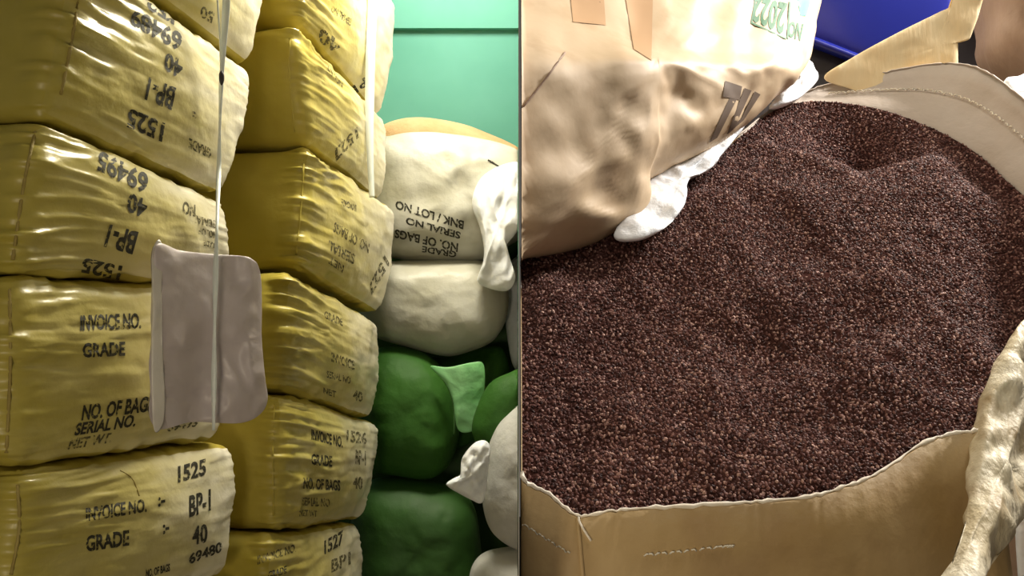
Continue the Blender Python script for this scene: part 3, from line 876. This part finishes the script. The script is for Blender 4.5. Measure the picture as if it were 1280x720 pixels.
# ------------------------------------------------------------------ right bay: sacks around the tea
# kraft sack leaning over the back left of the open sack
def YR(x, y):
    X0, Y0, X1, Y1 = 0.008, 1.035, 0.396, 1.345
    m_ = (X1 - X0) / (Y1 - Y0); a = (x - 640) / F
    return max(0.9, (X0 - m_ * Y0) / (a - m_))
NRM = Vector((0.62, -0.78, 0.0))
def r_warp(p, x, y, s):
    h_ = max(0.0, 100 - y)
    p = CAMP + (p - CAMP) * (1 + 0.28 * (1 - math.exp(-h_ * 0.0075)) * sm(h_ / 22 + 0.1))     # the top slopes away, facing the lamp
    return p
root, r1 = pillow('kraft_sack', 'large brown paper sack with green stencil, leaning over the open tea sack', 'sack', 'kraft',
      [(560, -120), (700, -190), (860, -190), (980, -130), (1018, -40), (1014, 30), (1006, 72), (985, 104), (955, 130), (905, 172), (850, 204), (790, 236), (780, 266), (772, 296), (720, 312), (648, 324), (560, 330), (520, 120)],
      YR, NRM, 0.075, 0.16, k=3.4, seed=61, wr=0.014, wf=6, crease=0.006, aniso=1.5, nr=48, per=8, clamp=clamp_right, warp=r_warp, centre=(760, 90))
for qd in ([(903, 121), (924, 125), (927, 108), (906, 101)], [(886, 178), (896, 172), (921, 123), (912, 121)],
           [(908, 168), (916, 162), (939, 113), (930, 110)], [(922, 156), (929, 150), (950, 118), (943, 114)], [(908, 168), (929, 150), (931, 144), (911, 160)]):
    patch(r1, qd, 'ink_brown', 5, 'printed_letter')
lettering(r1, '2022', [(984, 4), (943, -6), (938, 26), (978, 44)], 'ink_green')
for qd in ([(940, 28), (982, 48), (983, 50), (939, 30)], [(983, 48), (986, 2), (988, 3), (985, 50)], [(938, 30), (944, -6), (946, -6), (940, 30)]):
    patch(r1, qd, 'ink_green', 4)
lettering(r1, 'NO', [(1004, 30), (986, 26), (984, 46), (1000, 52)], 'ink_green')
patch(r1, [(1000, 20), (1008, 20), (1014, -4), (996, -4)], 'ink_green2', 6)
patch(r1, [(716, 28), (757, 32), (754, -10), (712, -12)], 'ink_tan', 8)
patch(r1, [(792, 62), (814, 76), (816, -10), (780, -12)], 'ink_tan', 8)
seam(r1, [(650, 138), (676, 106), (706, 66)], 0.0013, 'brown_sack', 'crease_line')

# the sack under it, behind the open sack
fr_ = [Vector((-0.02, 1.22, 0.80)), Vector((0.40, 1.55, 0.80)), Vector((0.40, 1.55, 0.0)), Vector((-0.02, 1.22, 0.0))]
vs, fs = lattice_sack(fr_, (-0.62, 0.78, 0), 0.4, n=20, seed=71, crinkle=0.004, clamp=clamp_right)
root = thing('kraft_sack', 'plain brown sack standing behind the open sack, carrying the stencilled sack', 'sack', base_of(vs))
part('body', vs, fs, M['kraft'], root)

# blue container behind
def YBl(x): return 1.98 - (x - 1000) * 0.0006
c = [(955, -170), (1194, -170), (1194, 122), (955, 28)]
fr_ = [P(x, y, YBl(x)) for x, y in c]
vs, fs = lattice_sack(fr_, (0.12, 0.99, 0), 0.42, r=0.018, n=24, bulge=(0.01, 0.01, 0.0), wr=0.0, crinkle=0.0, side=0.0, seed=72, clamp=clamp_right)
lo = [Vector((p.x, p.y + 0.03, p.z)) for p in fr_]
bfr = [Vector((fr_[3].x + 0.02, fr_[3].y + 0.03, fr_[3].z + 0.02)), Vector((fr_[2].x - 0.02, fr_[2].y + 0.03, fr_[2].z + 0.02)),
       Vector((fr_[2].x - 0.04, fr_[2].y + 0.03, 0.0)), Vector((fr_[3].x + 0.04, fr_[3].y + 0.03, 0.0))]
v2, f2 = lattice_sack(bfr, (0.12, 0.99, 0), 0.36, r=0.02, n=16, bulge=(0.0, 0.0, 0.0), wr=0, crinkle=0, side=0, seed=73, clamp=clamp_right)
root = thing('storage_bin', 'glossy royal blue plastic bin behind the raised cream flap', 'bin', base_of(v2))
part('blue_cover', vs, fs, M['blue'], root)
part('body', v2, f2, M['black'], root)
pts = [p.lerp(q_, k / 10) + Vector((0, -0.008, -0.002)) for p, q_ in ((fr_[3], fr_[2]),) for k in range(11)]
tv, tf = tube_geo(pts, 0.010, 8); part('rim', tv, tf, M['blue'], root)

# brown sack and white bag at the far right
root, rs = pillow('brown_sack', 'dull brown sack in the top right corner behind the tea sack', 'sack', 'brown_sack',
      [(1248, -60), (1247, 20), (1250, 60), (1272, 92), (1300, 120), (1380, 130), (1440, 60), (1440, -60), (1340, -130)],
      lambda x, y: 1.62, (-0.1, -1, 0), 0.10, 0.2, k=2.6, seed=74, wr=0.03, wf=9, crease=0.03, aniso=0.3, nr=26)
fr_ = [Vector((1.0, 1.60, 1.24)), Vector((1.35, 1.60, 1.24)), Vector((1.35, 1.60, 0.0)), Vector((1.0, 1.60, 0.0))]
vs, fs = lattice_sack(fr_, (0, 1, 0), 0.4, n=18, seed=75, crinkle=0.004)
root = thing('brown_sack', 'upright brown sack hidden under the sack in the top right corner', 'sack', base_of(vs))
part('body', vs, fs, M['brown_sack'], root)
root, wb = pillow('white_bag', 'white plastic bag at the right edge beside the sack rim', 'bag', 'liner',
      [(1252, 114), (1276, 94), (1320, 80), (1400, 96), (1430, 200), (1420, 420), (1360, 900), (1290, 900), (1270, 500), (1258, 250)],
      lambda x, y: 1.48, (0, -1, 0.0), 0.03, 0.06, k=2.6, seed=76, wr=0.01, nr=12)
